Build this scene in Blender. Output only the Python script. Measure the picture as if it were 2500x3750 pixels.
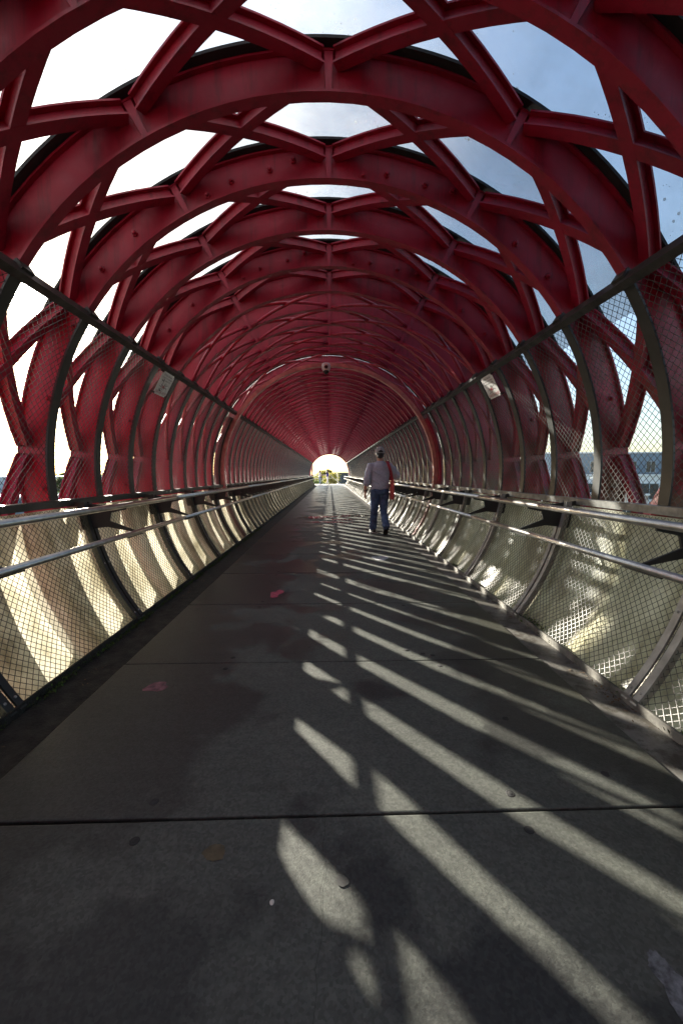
import bpy, bmesh, math, random
from mathutils import Vector, Matrix, noise
random.seed(7)
R_ = math.radians
S = bpy.context.scene
for o in list(bpy.data.objects): bpy.data.objects.remove(o)
C = S.collection

# ------------------------------------------------------------------ camera, sky, sun, exposure
HC = 1.2                       # tube axis height above the deck = eye height
cam_d = bpy.data.cameras.new('camera'); cam = bpy.data.objects.new('camera', cam_d); C.objects.link(cam)
cam.location = (0, 0, HC)
cam.rotation_euler = (R_(90 - 5.43), 0, R_(-1.69))
cam_d.sensor_fit = 'VERTICAL'; cam_d.sensor_height = 36; cam_d.lens = 14.0
cam_d.clip_start = 0.02; cam_d.clip_end = 5000
S.camera = cam

SUN_AZ, SUN_EL = 36.5, 17.4    # azimuth measured to the left of the walkway direction (+Y)
w = bpy.data.worlds.new('World'); S.world = w; w.use_nodes = True
nt = w.node_tree
bg = nt.nodes['Background']
sky = nt.nodes.new('ShaderNodeTexSky'); sky.sky_type = 'NISHITA'; sky.sun_disc = False
sky.sun_elevation = R_(SUN_EL); sky.sun_rotation = R_(-SUN_AZ)
sky.air_density = 1.0; sky.dust_density = 1.4; sky.ozone_density = 1.0
nt.links.new(sky.outputs[0], bg.inputs[0]); bg.inputs[1].default_value = 0.05

sun_d = bpy.data.lights.new('sun', 'SUN'); sun_d.energy = 5.0; sun_d.angle = R_(0.5); sun_d.color = (1, .93, .80)
sun = bpy.data.objects.new('sun', sun_d); C.objects.link(sun)
sd = Vector((-math.sin(R_(SUN_AZ)) * math.cos(R_(SUN_EL)), math.cos(R_(SUN_AZ)) * math.cos(R_(SUN_EL)), math.sin(R_(SUN_EL))))
sun.rotation_euler = sd.to_track_quat('Z', 'Y').to_euler()
sun.location = sd * 60

S.view_settings.view_transform = 'Standard'; S.view_settings.look = 'None'
S.view_settings.gamma = 1; S.view_settings.use_curve_mapping = False
S.view_settings.exposure = 2.7
S.render.engine = 'CYCLES'
try:
    S.cycles.max_bounces = 8; S.cycles.diffuse_bounces = 4; S.cycles.transparent_max_bounces = 24
    S.cycles.transmission_bounces = 6
except Exception: pass

# ------------------------------------------------------------------ materials
def newmat(name):
    m = bpy.data.materials.new(name); m.use_nodes = True
    n = m.node_tree.nodes; return m, m.node_tree, n['Principled BSDF'], n['Material Output']
def nd(t, kind, **kw):
    n = t.nodes.new('ShaderNode' + kind)
    for k, v in kw.items(): setattr(n, k, v)
    return n
def coords(t, scale=(1, 1, 1), world=True):
    """position in the place (metres)"""
    if world:
        g = nd(t, 'NewGeometry'); src = g.outputs['Position']
    else:
        g = nd(t, 'TexCoord'); src = g.outputs['Object']
    mp = nd(t, 'Mapping'); mp.inputs['Scale'].default_value = scale
    t.links.new(src, mp.inputs['Vector']); return mp.outputs[0]
def noise_fac(t, co, scale, detail=6, rough=.6, lo=.35, hi=.65):
    n = nd(t, 'TexNoise'); n.inputs['Scale'].default_value = scale
    n.inputs['Detail'].default_value = detail; n.inputs['Roughness'].default_value = rough
    t.links.new(co, n.inputs['Vector'])
    r = nd(t, 'MapRange'); r.inputs[1].default_value = lo; r.inputs[2].default_value = hi
    t.links.new(n.outputs[0], r.inputs[0]); return r.outputs[0]
def mixc(t, f, a, b, mode='MIX'):
    m = nd(t, 'Mix', data_type='RGBA', blend_type=mode)
    if isinstance(f, (int, float)): m.inputs[0].default_value = f
    else: t.links.new(f, m.inputs[0])
    for i, v in ((6, a), (7, b)):
        if isinstance(v, tuple): m.inputs[i].default_value = (*v, 1)
        else: t.links.new(v, m.inputs[i])
    return m.outputs[2]
def mathn(t, op, a, b=0.0):
    m = nd(t, 'Math', operation=op)
    for i, v in ((0, a), (1, b)):
        if isinstance(v, (int, float)): m.inputs[i].default_value = v
        else: t.links.new(v, m.inputs[i])
    return m.outputs[0]
def bump(t, p, h, strength, dist=.01):
    b = nd(t, 'Bump'); b.inputs['Strength'].default_value = strength; b.inputs['Distance'].default_value = dist
    t.links.new(h, b.inputs['Height']); t.links.new(b.outputs[0], p.inputs['Normal'])

def simple(name, col, rough=.6, metal=0.0, var=.25, scale=6.0, bmp=0.0, world=True, spec=.5):
    m, t, p, o = newmat(name); co = coords(t, world=world)
    f = noise_fac(t, co, scale)
    dark = tuple(c * (1 - var) for c in col); light = tuple(min(1, c * (1 + var)) for c in col)
    t.links.new(mixc(t, f, dark, light), p.inputs['Base Color'])
    p.inputs['Roughness'].default_value = rough; p.inputs['Metallic'].default_value = metal
    p.inputs['Specular IOR Level'].default_value = spec
    if bmp: bump(t, p, noise_fac(t, co, scale * 6, 8), bmp)
    return m

def red_paint(name, base):
    m, t, p, o = newmat(name); co = coords(t)
    f = noise_fac(t, co, 2.2, 8, .65, .3, .7)
    c = mixc(t, f, tuple(v * .75 for v in base), tuple(v * 1.2 for v in base))
    # drips and grime washed down the steel
    st = coords(t, (13, 13, 1.3)); g = noise_fac(t, st, 1.0, 7, .7, .5, .68)
    c = mixc(t, mathn(t, 'MULTIPLY', g, .6), c, (.055, .008, .012))
    fade = noise_fac(t, co, 5.5, 8, .72, .56, .70)
    c = mixc(t, mathn(t, 'MULTIPLY', fade, .22), c, (.40, .06, .08))
    chip = noise_fac(t, co, 24, 5, .7, .70, .73)
    c = mixc(t, mathn(t, 'MULTIPLY', chip, .75), c, (.07, .03, .02))
    # algae on the low right-hand steel, where the damp sits
    ge = nd(t, 'NewGeometry'); sx = nd(t, 'SeparateXYZ'); t.links.new(ge.outputs['Position'], sx.inputs[0])
    rz = nd(t, 'MapRange'); rz.inputs[1].default_value = 3.0; rz.inputs[2].default_value = 1.0
    t.links.new(sx.outputs['Z'], rz.inputs[0])
    rx = nd(t, 'MapRange'); rx.inputs[1].default_value = 1.6; rx.inputs[2].default_value = 2.3
    t.links.new(sx.outputs['X'], rx.inputs[0])
    al = noise_fac(t, co, 3.0, 7, .7, .42, .62)
    k = mathn(t, 'MULTIPLY', mathn(t, 'MULTIPLY', rz.outputs[0], rx.outputs[0]), al)
    c = mixc(t, mathn(t, 'MULTIPLY', k, .85), c, (.06, .05, .018))
    t.links.new(c, p.inputs['Base Color'])
    r = noise_fac(t, co, 14, 6, .6, .2, .8)
    mr = nd(t, 'MapRange'); mr.inputs[3].default_value = .36; mr.inputs[4].default_value = .6
    t.links.new(r, mr.inputs[0]); t.links.new(mr.outputs[0], p.inputs['Roughness'])
    p.inputs['Specular IOR Level'].default_value = .42
    bump(t, p, noise_fac(t, co, 60, 4), .06, .004)
    return m
M = {}
M['red'] = red_paint('red_paint', (.275, .005, .028))
M['pinkred'] = simple('faded_portal_paint', (.42, .17, .15), .5, 0, .3, 7)
M['gasket'] = simple('black_rubber', (.012, .012, .013), .75, 0, .3, 20, .2)
M['post'] = simple('dark_post_paint_and_shade', (.020, .022, .020), .45, .0, .35, 5, .03)  # post paint; also carries the shade on left kick posts and sill
M['rail_black'] = simple('dirty_black_rail', (.03, .028, .026), .55, 0, .6, 9, .15)
M['wire'] = simple('galvanised_wire', (.055, .052, .048), .5, .3, .35, 12)
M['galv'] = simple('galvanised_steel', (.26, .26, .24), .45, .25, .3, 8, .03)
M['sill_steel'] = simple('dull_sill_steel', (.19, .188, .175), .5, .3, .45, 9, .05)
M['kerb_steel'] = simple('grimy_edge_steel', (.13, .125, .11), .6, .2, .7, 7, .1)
M['steel'] = simple('brushed_stainless', (.60, .58, .55), .34, 1.0, .15, 18, .03)
M['bracket'] = simple('black_bracket_paint', (.02, .02, .02), .55, 0, .3, 8)
M['rubber'] = simple('black_sole', (.02, .012, .012), .8)
M['black'] = simple('matt_black', (.015, .015, .017), .5)
M['sign'] = simple('sign_plate_enamel', (.62, .60, .58), .4, 0, .12, 20)
M['sign_ink'] = simple('sign_black_print', (.02, .018, .02), .5)
M['sign_red'] = simple('sign_red_print', (.3, .015, .03), .5)
M['cctv'] = simple('camera_housing_grey', (.55, .48, .46), .45)
M['dome'] = simple('smoked_dome', (.01, .008, .008), .08)
M['moss'] = simple('moss', (.035, .06, .008), .95, 0, .6, 40)
M['litter'] = simple('dead_leaves', (.10, .06, .03), .9, 0, .6, 30)
M['pink'] = simple('pink_paint_splash', (.36, .05, .09), .75, 0, .5, 30)
M['palewash'] = simple('pale_dried_splash', (.33, .34, .36), .8, 0, .35, 16)
M['greywash'] = simple('grey_dried_splash', (.125, .13, .14), .85, 0, .6, 45)
M['pinkdim'] = simple('worn_pink_paint', (.17, .07, .085), .75, 0, .5, 30)
M['ochre'] = simple('worn_ochre_paint', (.105, .082, .045), .8, 0, .4, 14)
M['gum'] = simple('trodden_gum', (.022, .022, .022), .8)
M['pebble'] = simple('pale_pebble', (.6, .58, .52), .8)

def concrete(name, base=.094):
    m, t, p, o = newmat(name); co = coords(t)
    f1 = noise_fac(t, co, 1.1, 8, .6, .3, .7)
    c = mixc(t, f1, (base * .72, base * .78, base * .68), (base * 1.08, base * 1.15, base * 1.0))
    f2 = noise_fac(t, co, 18, 8, .7, .3, .7)
    c = mixc(t, mathn(t, 'MULTIPLY', f2, .55), c, (base * .55, base * .55, base * .54))
    # damp patches with soft outlines, spread wider left and near to deepen darkness there
    n = nd(t, 'TexNoise'); n.inputs['Scale'].default_value = 1.35; n.inputs['Detail'].default_value = 9; n.inputs['Roughness'].default_value = .56
    t.links.new(co, n.inputs['Vector'])
    ge = nd(t, 'NewGeometry'); sx = nd(t, 'SeparateXYZ'); t.links.new(ge.outputs['Position'], sx.inputs[0])
    ax = mathn(t, 'MULTIPLY', mathn(t, 'MAXIMUM', mathn(t, 'MULTIPLY', sx.outputs['X'], -1.0), mathn(t, 'MULTIPLY', sx.outputs['X'], .35)), .19)
    ny = nd(t, 'MapRange'); ny.inputs[1].default_value = 1.3; ny.inputs[2].default_value = .2; ny.inputs[3].default_value = 0; ny.inputs[4].default_value = .10
    t.links.new(sx.outputs['Y'], ny.inputs[0])
    v = mathn(t, 'ADD', mathn(t, 'ADD', n.outputs[0], ax), ny.outputs[0])
    wet = nd(t, 'MapRange'); wet.inputs[1].default_value = .55; wet.inputs[2].default_value = .605; t.links.new(v, wet.inputs[0])
    c = mixc(t, mathn(t, 'MULTIPLY', wet.outputs[0], .68), c, (base * .24, base * .24, base * .25))
    # aggregate grains and trowel drag
    ag = nd(t, 'TexVoronoi'); ag.inputs['Scale'].default_value = 120; t.links.new(co, ag.inputs['Vector'])
    agc = nd(t, 'SeparateColor'); t.links.new(ag.outputs['Color'], agc.inputs[0])
    ar = nd(t, 'MapRange'); ar.inputs[1].default_value = .0; ar.inputs[2].default_value = 1.0; ar.inputs[3].default_value = .80; ar.inputs[4].default_value = 1.22
    t.links.new(agc.outputs[0], ar.inputs[0])
    dr = noise_fac(t, coords(t, (.8, 30, 1)), 1.0, 5, .6, .2, .8)
    dm = nd(t, 'MapRange'); dm.inputs[3].default_value = .88; dm.inputs[4].default_value = 1.12; t.links.new(dr, dm.inputs[0])
    vm = nd(t, 'VectorMath', operation='SCALE'); t.links.new(c, vm.inputs[0]); t.links.new(mathn(t, 'MULTIPLY', ar.outputs[0], dm.outputs[0]), vm.inputs['Scale'])
    c = vm.outputs[0]
    # grit and pits
    vo = nd(t, 'TexVoronoi'); vo.inputs['Scale'].default_value = 46; t.links.new(co, vo.inputs['Vector'])
    pit = nd(t, 'MapRange'); pit.inputs[1].default_value = .10; pit.inputs[2].default_value = .04
    t.links.new(vo.outputs['Distance'], pit.inputs[0])
    c = mixc(t, mathn(t, 'MULTIPLY', pit.outputs[0], .5), c, (base * .4, base * .4, base * .38))
    # green cast towards the right edge
    gx = nd(t, 'MapRange'); gx.inputs[1].default_value = .6; gx.inputs[2].default_value = 1.37; t.links.new(sx.outputs['X'], gx.inputs[0])
    c = mixc(t, mathn(t, 'MULTIPLY', mathn(t, 'MULTIPLY', gx.outputs[0], f1), .4), c, (base * .8, base * .78, base * .5))
    t.links.new(c, p.inputs['Base Color'])
    ro = nd(t, 'MapRange'); ro.inputs[3].default_value = .62; ro.inputs[4].default_value = .34
    t.links.new(wet.outputs[0], ro.inputs[0]); t.links.new(ro.outputs[0], p.inputs['Roughness'])
    p.inputs['Specular IOR Level'].default_value = .22
    h = mathn(t, 'SUBTRACT', noise_fac(t, co, 160, 4, .7, .2, .8), mathn(t, 'MULTIPLY', pit.outputs[0], .8))
    bump(t, p, h, .30, .002)
    return m
M['concrete'] = concrete('deck_concrete')
M['joint'] = simple('joint_dirt', (.018, .018, .016), .9)
M['puddle'] = simple('rain_puddle', (.03, .03, .028), .03, 0, .1)

def dimple():
    m, t, p, o = newmat('tear_plate'); co = coords(t)
    rot = nd(t, 'Mapping'); rot.inputs['Rotation'].default_value = (0, 0, R_(45)); t.links.new(co, rot.inputs[0])
    vo = nd(t, 'TexVoronoi', feature='F1'); vo.inputs['Scale'].default_value = 32; vo.inputs['Randomness'].default_value = 0.0
    t.links.new(rot.outputs[0], vo.inputs['Vector'])
    d = nd(t, 'MapRange'); d.inputs[1].default_value = .36; d.inputs[2].default_value = .18; t.links.new(vo.outputs['Distance'], d.inputs[0])
    f = noise_fac(t, co, 4, 8, .7, .35, .65)
    c = mixc(t, f, (.06, .055, .045), (.20, .195, .18))
    c = mixc(t, mathn(t, 'MULTIPLY', noise_fac(t, co, 12, 8, .75, .5, .6), .7), c, (.035, .028, .018))
    t.links.new(c, p.inputs['Base Color']); p.inputs['Roughness'].default_value = .55; p.inputs['Metallic'].default_value = .3
    bump(t, p, d.outputs[0], .9, .006); return m
M['dimple'] = dimple()
M['gutterdirt'] = simple('gutter_dirt', (.022, .021, .016), .9, 0, .6, 14, .6)

def sheet_mat():
    m, t, p, o = newmat('weathered_translucent_sheet'); co = coords(t)
    alg = noise_fac(t, coords(t, (1, 1.6, .8)), 2.6, 9, .72, .38, .62); fine = noise_fac(t, co, 28, 8, .7, .35, .7)
    c = mixc(t, alg, (.52, .50, .33), (.22, .20, .04))
    c = mixc(t, mathn(t, 'MULTIPLY', fine, .45), c, (.15, .135, .05))
    big = noise_fac(t, coords(t, (1, 1.3, .55)), 1.7, 8, .68, .44, .60)
    c = mixc(t, mathn(t, 'MULTIPLY', big, .72), c, (.11, .085, .045))
    t.links.new(c, p.inputs['Base Color']); p.inputs['Roughness'].default_value = .36
    p.inputs['Specular IOR Level'].default_value = .6
    tr = nd(t, 'BsdfTranslucent'); t.links.new(mixc(t, mathn(t, 'MULTIPLY', mathn(t, 'SUBTRACT', 1.0, mathn(t, 'MULTIPLY', big, .8)), .62), c, (.92, .86, .74)), tr.inputs[0])
    mx = nd(t, 'MixShader'); mx.inputs[0].default_value = .42
    t.links.new(p.outputs[0], mx.inputs[1]); t.links.new(tr.outputs[0], mx.inputs[2])
    t.links.new(mx.outputs[0], o.inputs[0])
    n2 = noise_fac(t, co, 3.2, 3, .5, .2, .8); bump(t, p, n2, .22, .03)
    return m
M['sheet'] = sheet_mat()

def pane_mat():
    m, t, p, o = newmat('dirty_roof_glazing'); co = coords(t)
    tp = nd(t, 'BsdfTransparent'); tp.inputs[0].default_value = (.93, .95, .96, 1)
    gl = nd(t, 'BsdfGlossy'); gl.inputs['Roughness'].default_value = .08
    fr = nd(t, 'Fresnel'); fr.inputs[0].default_value = 1.35
    m0 = nd(t, 'MixShader'); t.links.new(mathn(t, 'MULTIPLY', fr.outputs[0], .6), m0.inputs[0])
    t.links.new(tp.outputs[0], m0.inputs[1]); t.links.new(gl.outputs[0], m0.inputs[2])
    # film of dust, specks and droppings
    dust = noise_fac(t, co, 3.0, 9, .75, .48, .85)
    vo = nd(t, 'TexVoronoi'); vo.inputs['Scale'].default_value = 34; t.links.new(co, vo.inputs['Vector'])
    sp = nd(t, 'MapRange'); sp.inputs[1].default_value = .16; sp.inputs[2].default_value = .10; t.links.new(vo.outputs['Distance'], sp.inputs[0])
    gate = noise_fac(t, co, 2.3, 4, .7, .5, .56)
    vo2 = nd(t, 'TexVoronoi'); vo2.inputs['Scale'].default_value = 9; t.links.new(co, vo2.inputs['Vector'])
    sp2 = nd(t, 'MapRange'); sp2.inputs[1].default_value = .10; sp2.inputs[2].default_value = .075; t.links.new(vo2.outputs['Distance'], sp2.inputs[0])
    k = mathn(t, 'MAXIMUM', mathn(t, 'MULTIPLY', sp.outputs[0], gate), mathn(t, 'MULTIPLY', sp2.outputs[0], .9))
    tc = nd(t, 'TexCoord'); sg = nd(t, 'SeparateXYZ'); t.links.new(tc.outputs['Generated'], sg.inputs[0])
    ed = mathn(t, 'ABSOLUTE', mathn(t, 'SUBTRACT', sg.outputs['Y'], .5))
    er_ = nd(t, 'MapRange'); er_.inputs[1].default_value = .26; er_.inputs[2].default_value = .5; t.links.new(ed, er_.inputs[0])
    gr = nd(t, 'TexNoise'); gr.inputs['Scale'].default_value = 55; gr.inputs['Detail'].default_value = 4; gr.inputs['Roughness'].default_value = .8; t.links.new(co, gr.inputs['Vector'])
    th = mathn(t, 'SUBTRACT', .86, mathn(t, 'MULTIPLY', er_.outputs[0], .42))
    gk = mathn(t, 'GREATER_THAN', gr.outputs[0], th)
    k = mathn(t, 'MAXIMUM', mathn(t, 'MULTIPLY', k, .75), mathn(t, 'MULTIPLY', dust, .22))
    k = mathn(t, 'MAXIMUM', k, mathn(t, 'MULTIPLY', gk, .6))
    film = mathn(t, 'ADD', .05, mathn(t, 'MULTIPLY', noise_fac(t, co, 1.6, 7, .7, .3, .7), .13))
    ft = nd(t, 'BsdfTranslucent'); ft.inputs[0].default_value = (.86, .87, .86, 1)
    mf = nd(t, 'MixShader'); t.links.new(film, mf.inputs[0]); t.links.new(m0.outputs[0], mf.inputs[1]); t.links.new(ft.outputs[0], mf.inputs[2])
    di = nd(t, 'BsdfDiffuse'); di.inputs[0].default_value = (.20, .19, .17, 1)
    tl = nd(t, 'BsdfTranslucent'); tl.inputs[0].default_value = (.55, .56, .56, 1)
    md = nd(t, 'MixShader'); md.inputs[0].default_value = .5
    t.links.new(di.outputs[0], md.inputs[1]); t.links.new(tl.outputs[0], md.inputs[2])
    mx = nd(t, 'MixShader'); t.links.new(k, mx.inputs[0])
    t.links.new(mf.outputs[0], mx.inputs[1]); t.links.new(md.outputs[0], mx.inputs[2])
    t.links.new(mx.outputs[0], o.inputs[0]); return m
M['pane'] = pane_mat()

M['ground'] = simple('far_ground', (.10, .11, .07), .9, 0, .4, .05)
M['paving'] = simple('pale_paving', (.34, .33, .30), .8, 0, .2, 2)
def leafmat(name, col):
    m, t, p, o = newmat(name); co = coords(t)
    f = noise_fac(t, co, 2.2, 3, .6, .3, .7)
    c = mixc(t, f, tuple(v * .55 for v in col), tuple(v * 1.45 for v in col))
    t.links.new(c, p.inputs['Base Color']); p.inputs['Roughness'].default_value = .6
    tr = nd(t, 'BsdfTranslucent'); t.links.new(c, tr.inputs[0])
    mx = nd(t, 'MixShader'); mx.inputs[0].default_value = .45
    t.links.new(p.outputs[0], mx.inputs[1]); t.links.new(tr.outputs[0], mx.inputs[2]); t.links.new(mx.outputs[0], o.inputs[0])
    return m
M['leaf_y'] = leafmat('yellow_green_leaves', (.25, .24, .05))
M['leaf_g'] = leafmat('dark_green_leaves', (.06, .085, .025))
M['bark'] = simple('bark', (.07, .055, .04), .9)
M['b_dark'] = simple('dark_grey_cladding', (.07, .075, .085), .7, 0, .1, 1)
M['b_blue'] = simple('pale_blue_grey_cladding', (.36, .42, .46), .6, 0, .08, 1)
M['b_white'] = simple('white_render', (.75, .76, .76), .6, 0, .06, 1)
M['b_slate'] = simple('slate_blue_cladding', (.16, .21, .26), .6, 0, .1, 1)
M['b_beige'] = simple('beige_render', (.46, .40, .36), .7, 0, .1, 1)
M['glass_dark'] = simple('window_glass', (.03, .04, .05), .1)
M['skin'] = simple('skin', (.42, .22, .15), .55, 0, .1, 12)
M['hair'] = simple('dark_hair', (.012, .010, .010), .6, 0, .4, 60)
M['hair_brown'] = simple('brown_hair', (.16, .09, .05), .6, 0, .4, 60)
M['sweater'] = simple('grey_lilac_knit', (.34, .35, .43), .9, 0, .12, 30, .25)
M['denim'] = simple('blue_denim', (.05, .085, .17), .85, 0, .35, 9, .2)
M['denim_pale'] = simple('pale_denim', (.16, .22, .34), .85, 0, .2, 12)
M['cap'] = simple('grey_cap_cloth', (.26, .245, .25), .85, 0, .15, 30)
M['tote'] = simple('coral_red_canvas', (.50, .085, .075), .8, 0, .15, 20, .1)
M['strap'] = simple('dark_red_strap', (.26, .02, .035), .8)
M['shoe'] = simple('dark_trainer', (.03, .03, .035), .6)
M['solew'] = simple('pale_sole_edge', (.4, .38, .36), .7)
M['white_top'] = simple('white_top_cloth', (.7, .68, .68), .85)
M['white_trousers'] = simple('white_trouser_cloth', (.68, .68, .66), .85)
M['blue_top'] = simple('royal_blue_cloth', (.035, .03, .25), .85)

# ------------------------------------------------------------------ mesh helpers
class MB:
    def __init__(s): s.v = []; s.f = []
    def add(s, verts, faces):
        b = len(s.v); s.v += [tuple(v) for v in verts]; s.f += [tuple(i + b for i in f) for f in faces]
    def box(s, x0, x1, y0, y1, z0, z1):
        s.add([(x0, y0, z0), (x1, y0, z0), (x1, y1, z0), (x0, y1, z0), (x0, y0, z1), (x1, y0, z1), (x1, y1, z1), (x0, y1, z1)],
              [(3, 2, 1, 0), (4, 5, 6, 7), (0, 1, 5, 4), (1, 2, 6, 5), (2, 3, 7, 6), (3, 0, 4, 7)])
    def loft(s, rings, closed=False, caps=True):
        n = len(rings[0]); b = len(s.v)
        for r in rings: s.v += [tuple(p) for p in r]
        m = len(rings)
        for i in range(m if closed else m - 1):
            a = b + i * n; c = b + ((i + 1) % m) * n
            for j in range(n):
                k = (j + 1) % n; s.f.append((a + j, a + k, c + k, c + j))
        if caps and not closed:
            s.f.append(tuple(b + j for j in reversed(range(n)))); s.f.append(tuple(b + (m - 1) * n + j for j in range(n)))
    def tube(s, pts, r, n=8, caps=True):
        pts = [Vector(p) for p in pts]; rings = []
        rr = r if isinstance(r, (list, tuple)) else [r] * len(pts)
        up = None
        for i, p in enumerate(pts):
            t = (pts[min(i + 1, len(pts) - 1)] - pts[max(i - 1, 0)]).normalized()
            if up is None:
                up = Vector((0, 0, 1)) if abs(t.z) < .9 else Vector((1, 0, 0))
            u = t.cross(up).normalized(); up = u.cross(t)
            rings.append([p + (u * math.cos(2 * math.pi * k / n) + up * math.sin(2 * math.pi * k / n)) * rr[i] for k in range(n)])
        s.loft(rings, caps=caps)
    def arc(s, r0, r1, y0, y1, a0, a1, n, tap0=0, tap1=0):
        """rectangular section swept round the tube axis; angle 0 = top, + = right; local to axis"""
        rings = []; q0, q1 = r0, r1
        full = abs(abs(a1 - a0) - 360) < 1e-6
        for i in range(n if full else n + 1):
            a = R_(a0 + (a1 - a0) * i / n); sx, cz = math.sin(a), math.cos(a)
            dg = abs((math.degrees(a) + 180) % 360 - 180); k = min(1, max(0, (dg - 94) / 26)); k = k * k * (3 - 2 * k)
            r0, r1 = q0 - tap0 * k, q1 - tap1 * k
            rings.append([(r0 * sx, y0, r0 * cz), (r0 * sx, y1, r0 * cz), (r1 * sx, y1, r1 * cz), (r1 * sx, y0, r1 * cz)])
        s.loft(rings, closed=full)
    def helix(s, rect, R, p0, p1, y0, y1, n):
        """rect=(u0,u1,r0,r1) swept on a helix between (p0 deg,y0) and (p1,y1)"""
        u0, u1, r0, r1 = rect; rings = []
        dphi = R_(p1 - p0); L = Vector((R * dphi, y1 - y0)).normalized()
        for i in range(n + 1):
            t = i / n; a = R_(p0 + (p1 - p0) * t); y = y0 + (y1 - y0) * t
            er = Vector((math.sin(a), 0, math.cos(a))); ephi = Vector((math.cos(a), 0, -math.sin(a))); ey = Vector((0, 1, 0))
            b = ephi * (-L.y) + ey * L.x
            q = []
            for (u, r) in ((u0, r0), (u1, r0), (u1, r1), (u0, r1)):
                q.append(er * r + ey * y + b * u)
            rings.append(q)
        s.loft(rings)
    def mesh(s, name, mat, smooth=False):
        me = bpy.data.meshes.new(name); me.from_pydata(s.v, [], s.f)
        if mat is not None: me.materials.append(mat)
        bm = bmesh.new(); bm.from_mesh(me); bmesh.ops.recalc_face_normals(bm, faces=bm.faces); bm.to_mesh(me); bm.free()
        if smooth:
            for p in me.polygons: p.use_smooth = True
        me.update(); return me
def put(name, me, parent=None, loc=(0, 0, 0), rot=(0, 0, 0)):
    o = bpy.data.objects.new(name, me); C.objects.link(o); o.parent = parent; o.location = loc; o.rotation_euler = rot
    return o
def build(mb, name, mat, parent=None, smooth=False, loc=(0, 0, 0), rot=(0, 0, 0)):
    return put(name, mb.mesh(name, mat, smooth), parent, loc, rot)
def empty(name, loc=(0, 0, 0), rz=0):
    o = bpy.data.objects.new(name, None); C.objects.link(o); o.location = loc; o.rotation_euler = (0, 0, rz); o.empty_display_size = .2
    return o
def tag(o, label=None, cat=None, group=None, kind=None):
    if label: o['label'] = label
    if cat: o['category'] = cat
    if group: o['group'] = group
    if kind: o['kind'] = kind
    return o
def autosmooth(me, deg=40):
    for p in me.polygons: p.use_smooth = True
    try: me.set_sharp_from_angle(angle=R_(deg))
    except Exception: pass

# ------------------------------------------------------------------ dimensions
RI, RO = 2.18, 2.405            # arch inner / outer radius
rings_y = [1.90 - .63 * k for k in range(11, 0, -1)] + [1.90, 2.53, 3.20, 3.83, 4.45, 5.02, 5.55, 6.08, 6.58, 7.05, 7.48]
PORTAL_Y = 7.86
far = [8.30, 8.77, 9.19, 9.64, 10.1, 10.57, 11.05, 11.57, 12.1, 12.67, 13.28, 13.92, 14.6, 15.3, 16.05, 16.8, 17.6, 18.5, 19.5, 20.6,
       21.8, 23.0, 24.3, 25.7, 27.2, 28.8, 30.5, 32.3, 34.2, 36.2, 38.4, 40.7, 43.1]
rings_y += far
END_Y = 43.5
NODE = 28.5

# ------------------------------------------------------------------ ground and deck
g = MB(); g.add([(-1500, -1500, -6.5), (1500, -1500, -6.5), (1500, 3000, -6.5), (-1500, 3000, -6.5)], [(0, 1, 2, 3)])
tag(build(g, 'ground', M['ground']), kind='structure')
deck = MB(); deck.box(-1.57, 1.57, -7, END_Y, -.34, -.125)
deck = tag(build(deck, 'deck', M['joint']), kind='structure')
slab_me = None
JY0, JL = 1.30, 1.16
XL, XR = -1.30, 1.37
def slab_mesh():
    bm = bmesh.new(); bmesh.ops.create_cube(bm, size=1)
    for v in bm.verts: v.co = Vector((((XL + XR) / 2) + v.co.x * (XR - XL), v.co.y * (JL - .012), -.06 + v.co.z * .12))
    bmesh.ops.bevel(bm, geom=[e for e in bm.edges], offset=.005, segments=2, affect='EDGES', profile=.6)
    me = bpy.data.meshes.new('slab'); bm.to_mesh(me); bm.free(); me.materials.append(M['concrete']); return me
slab_me = slab_mesh()
boltm = MB()
boltm.loft([[(r * math.cos(a), r * math.sin(a), z) for a in [2 * math.pi * k / 10 for k in range(10)]] for (r, z) in ((.017, .0007), (.0145, .0011), (.012, .0006), (.009, .0021), (.003, .0025))])
bolt_me = boltm.mesh('lifting_bolt', M['gum'], True)
k0 = int((-7 - JY0) / JL)
n = k0
while JY0 + n * JL < END_Y - .2:
    yc = JY0 + (n + .5) * JL
    sl = put('slab', slab_me, deck, (0, yc, random.uniform(-.002, .002)), (0, 0, random.uniform(-.002, .002)))
    if -1 < yc < 12:
        for bx in (-.64, .68):
            for by in (-JL / 2 + .075, JL / 2 - .08):
                put('lifting_bolt', bolt_me, sl, (bx + random.uniform(-.01, .01), by, 0))
    n += 1
# gutter strips either side of the slabs
gl = MB(); gl.box(-1.568, XL - .004, -7, END_Y, -.124, -.018)
tag(build(gl, 'gutter_strip', M['gutterdirt']), kind='structure')
grr = MB(); grr.box(XR + .004, 1.568, -7, END_Y, -.124, -.012)
tag(build(grr, 'gutter_strip', M['dimple']), kind='structure')

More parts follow.
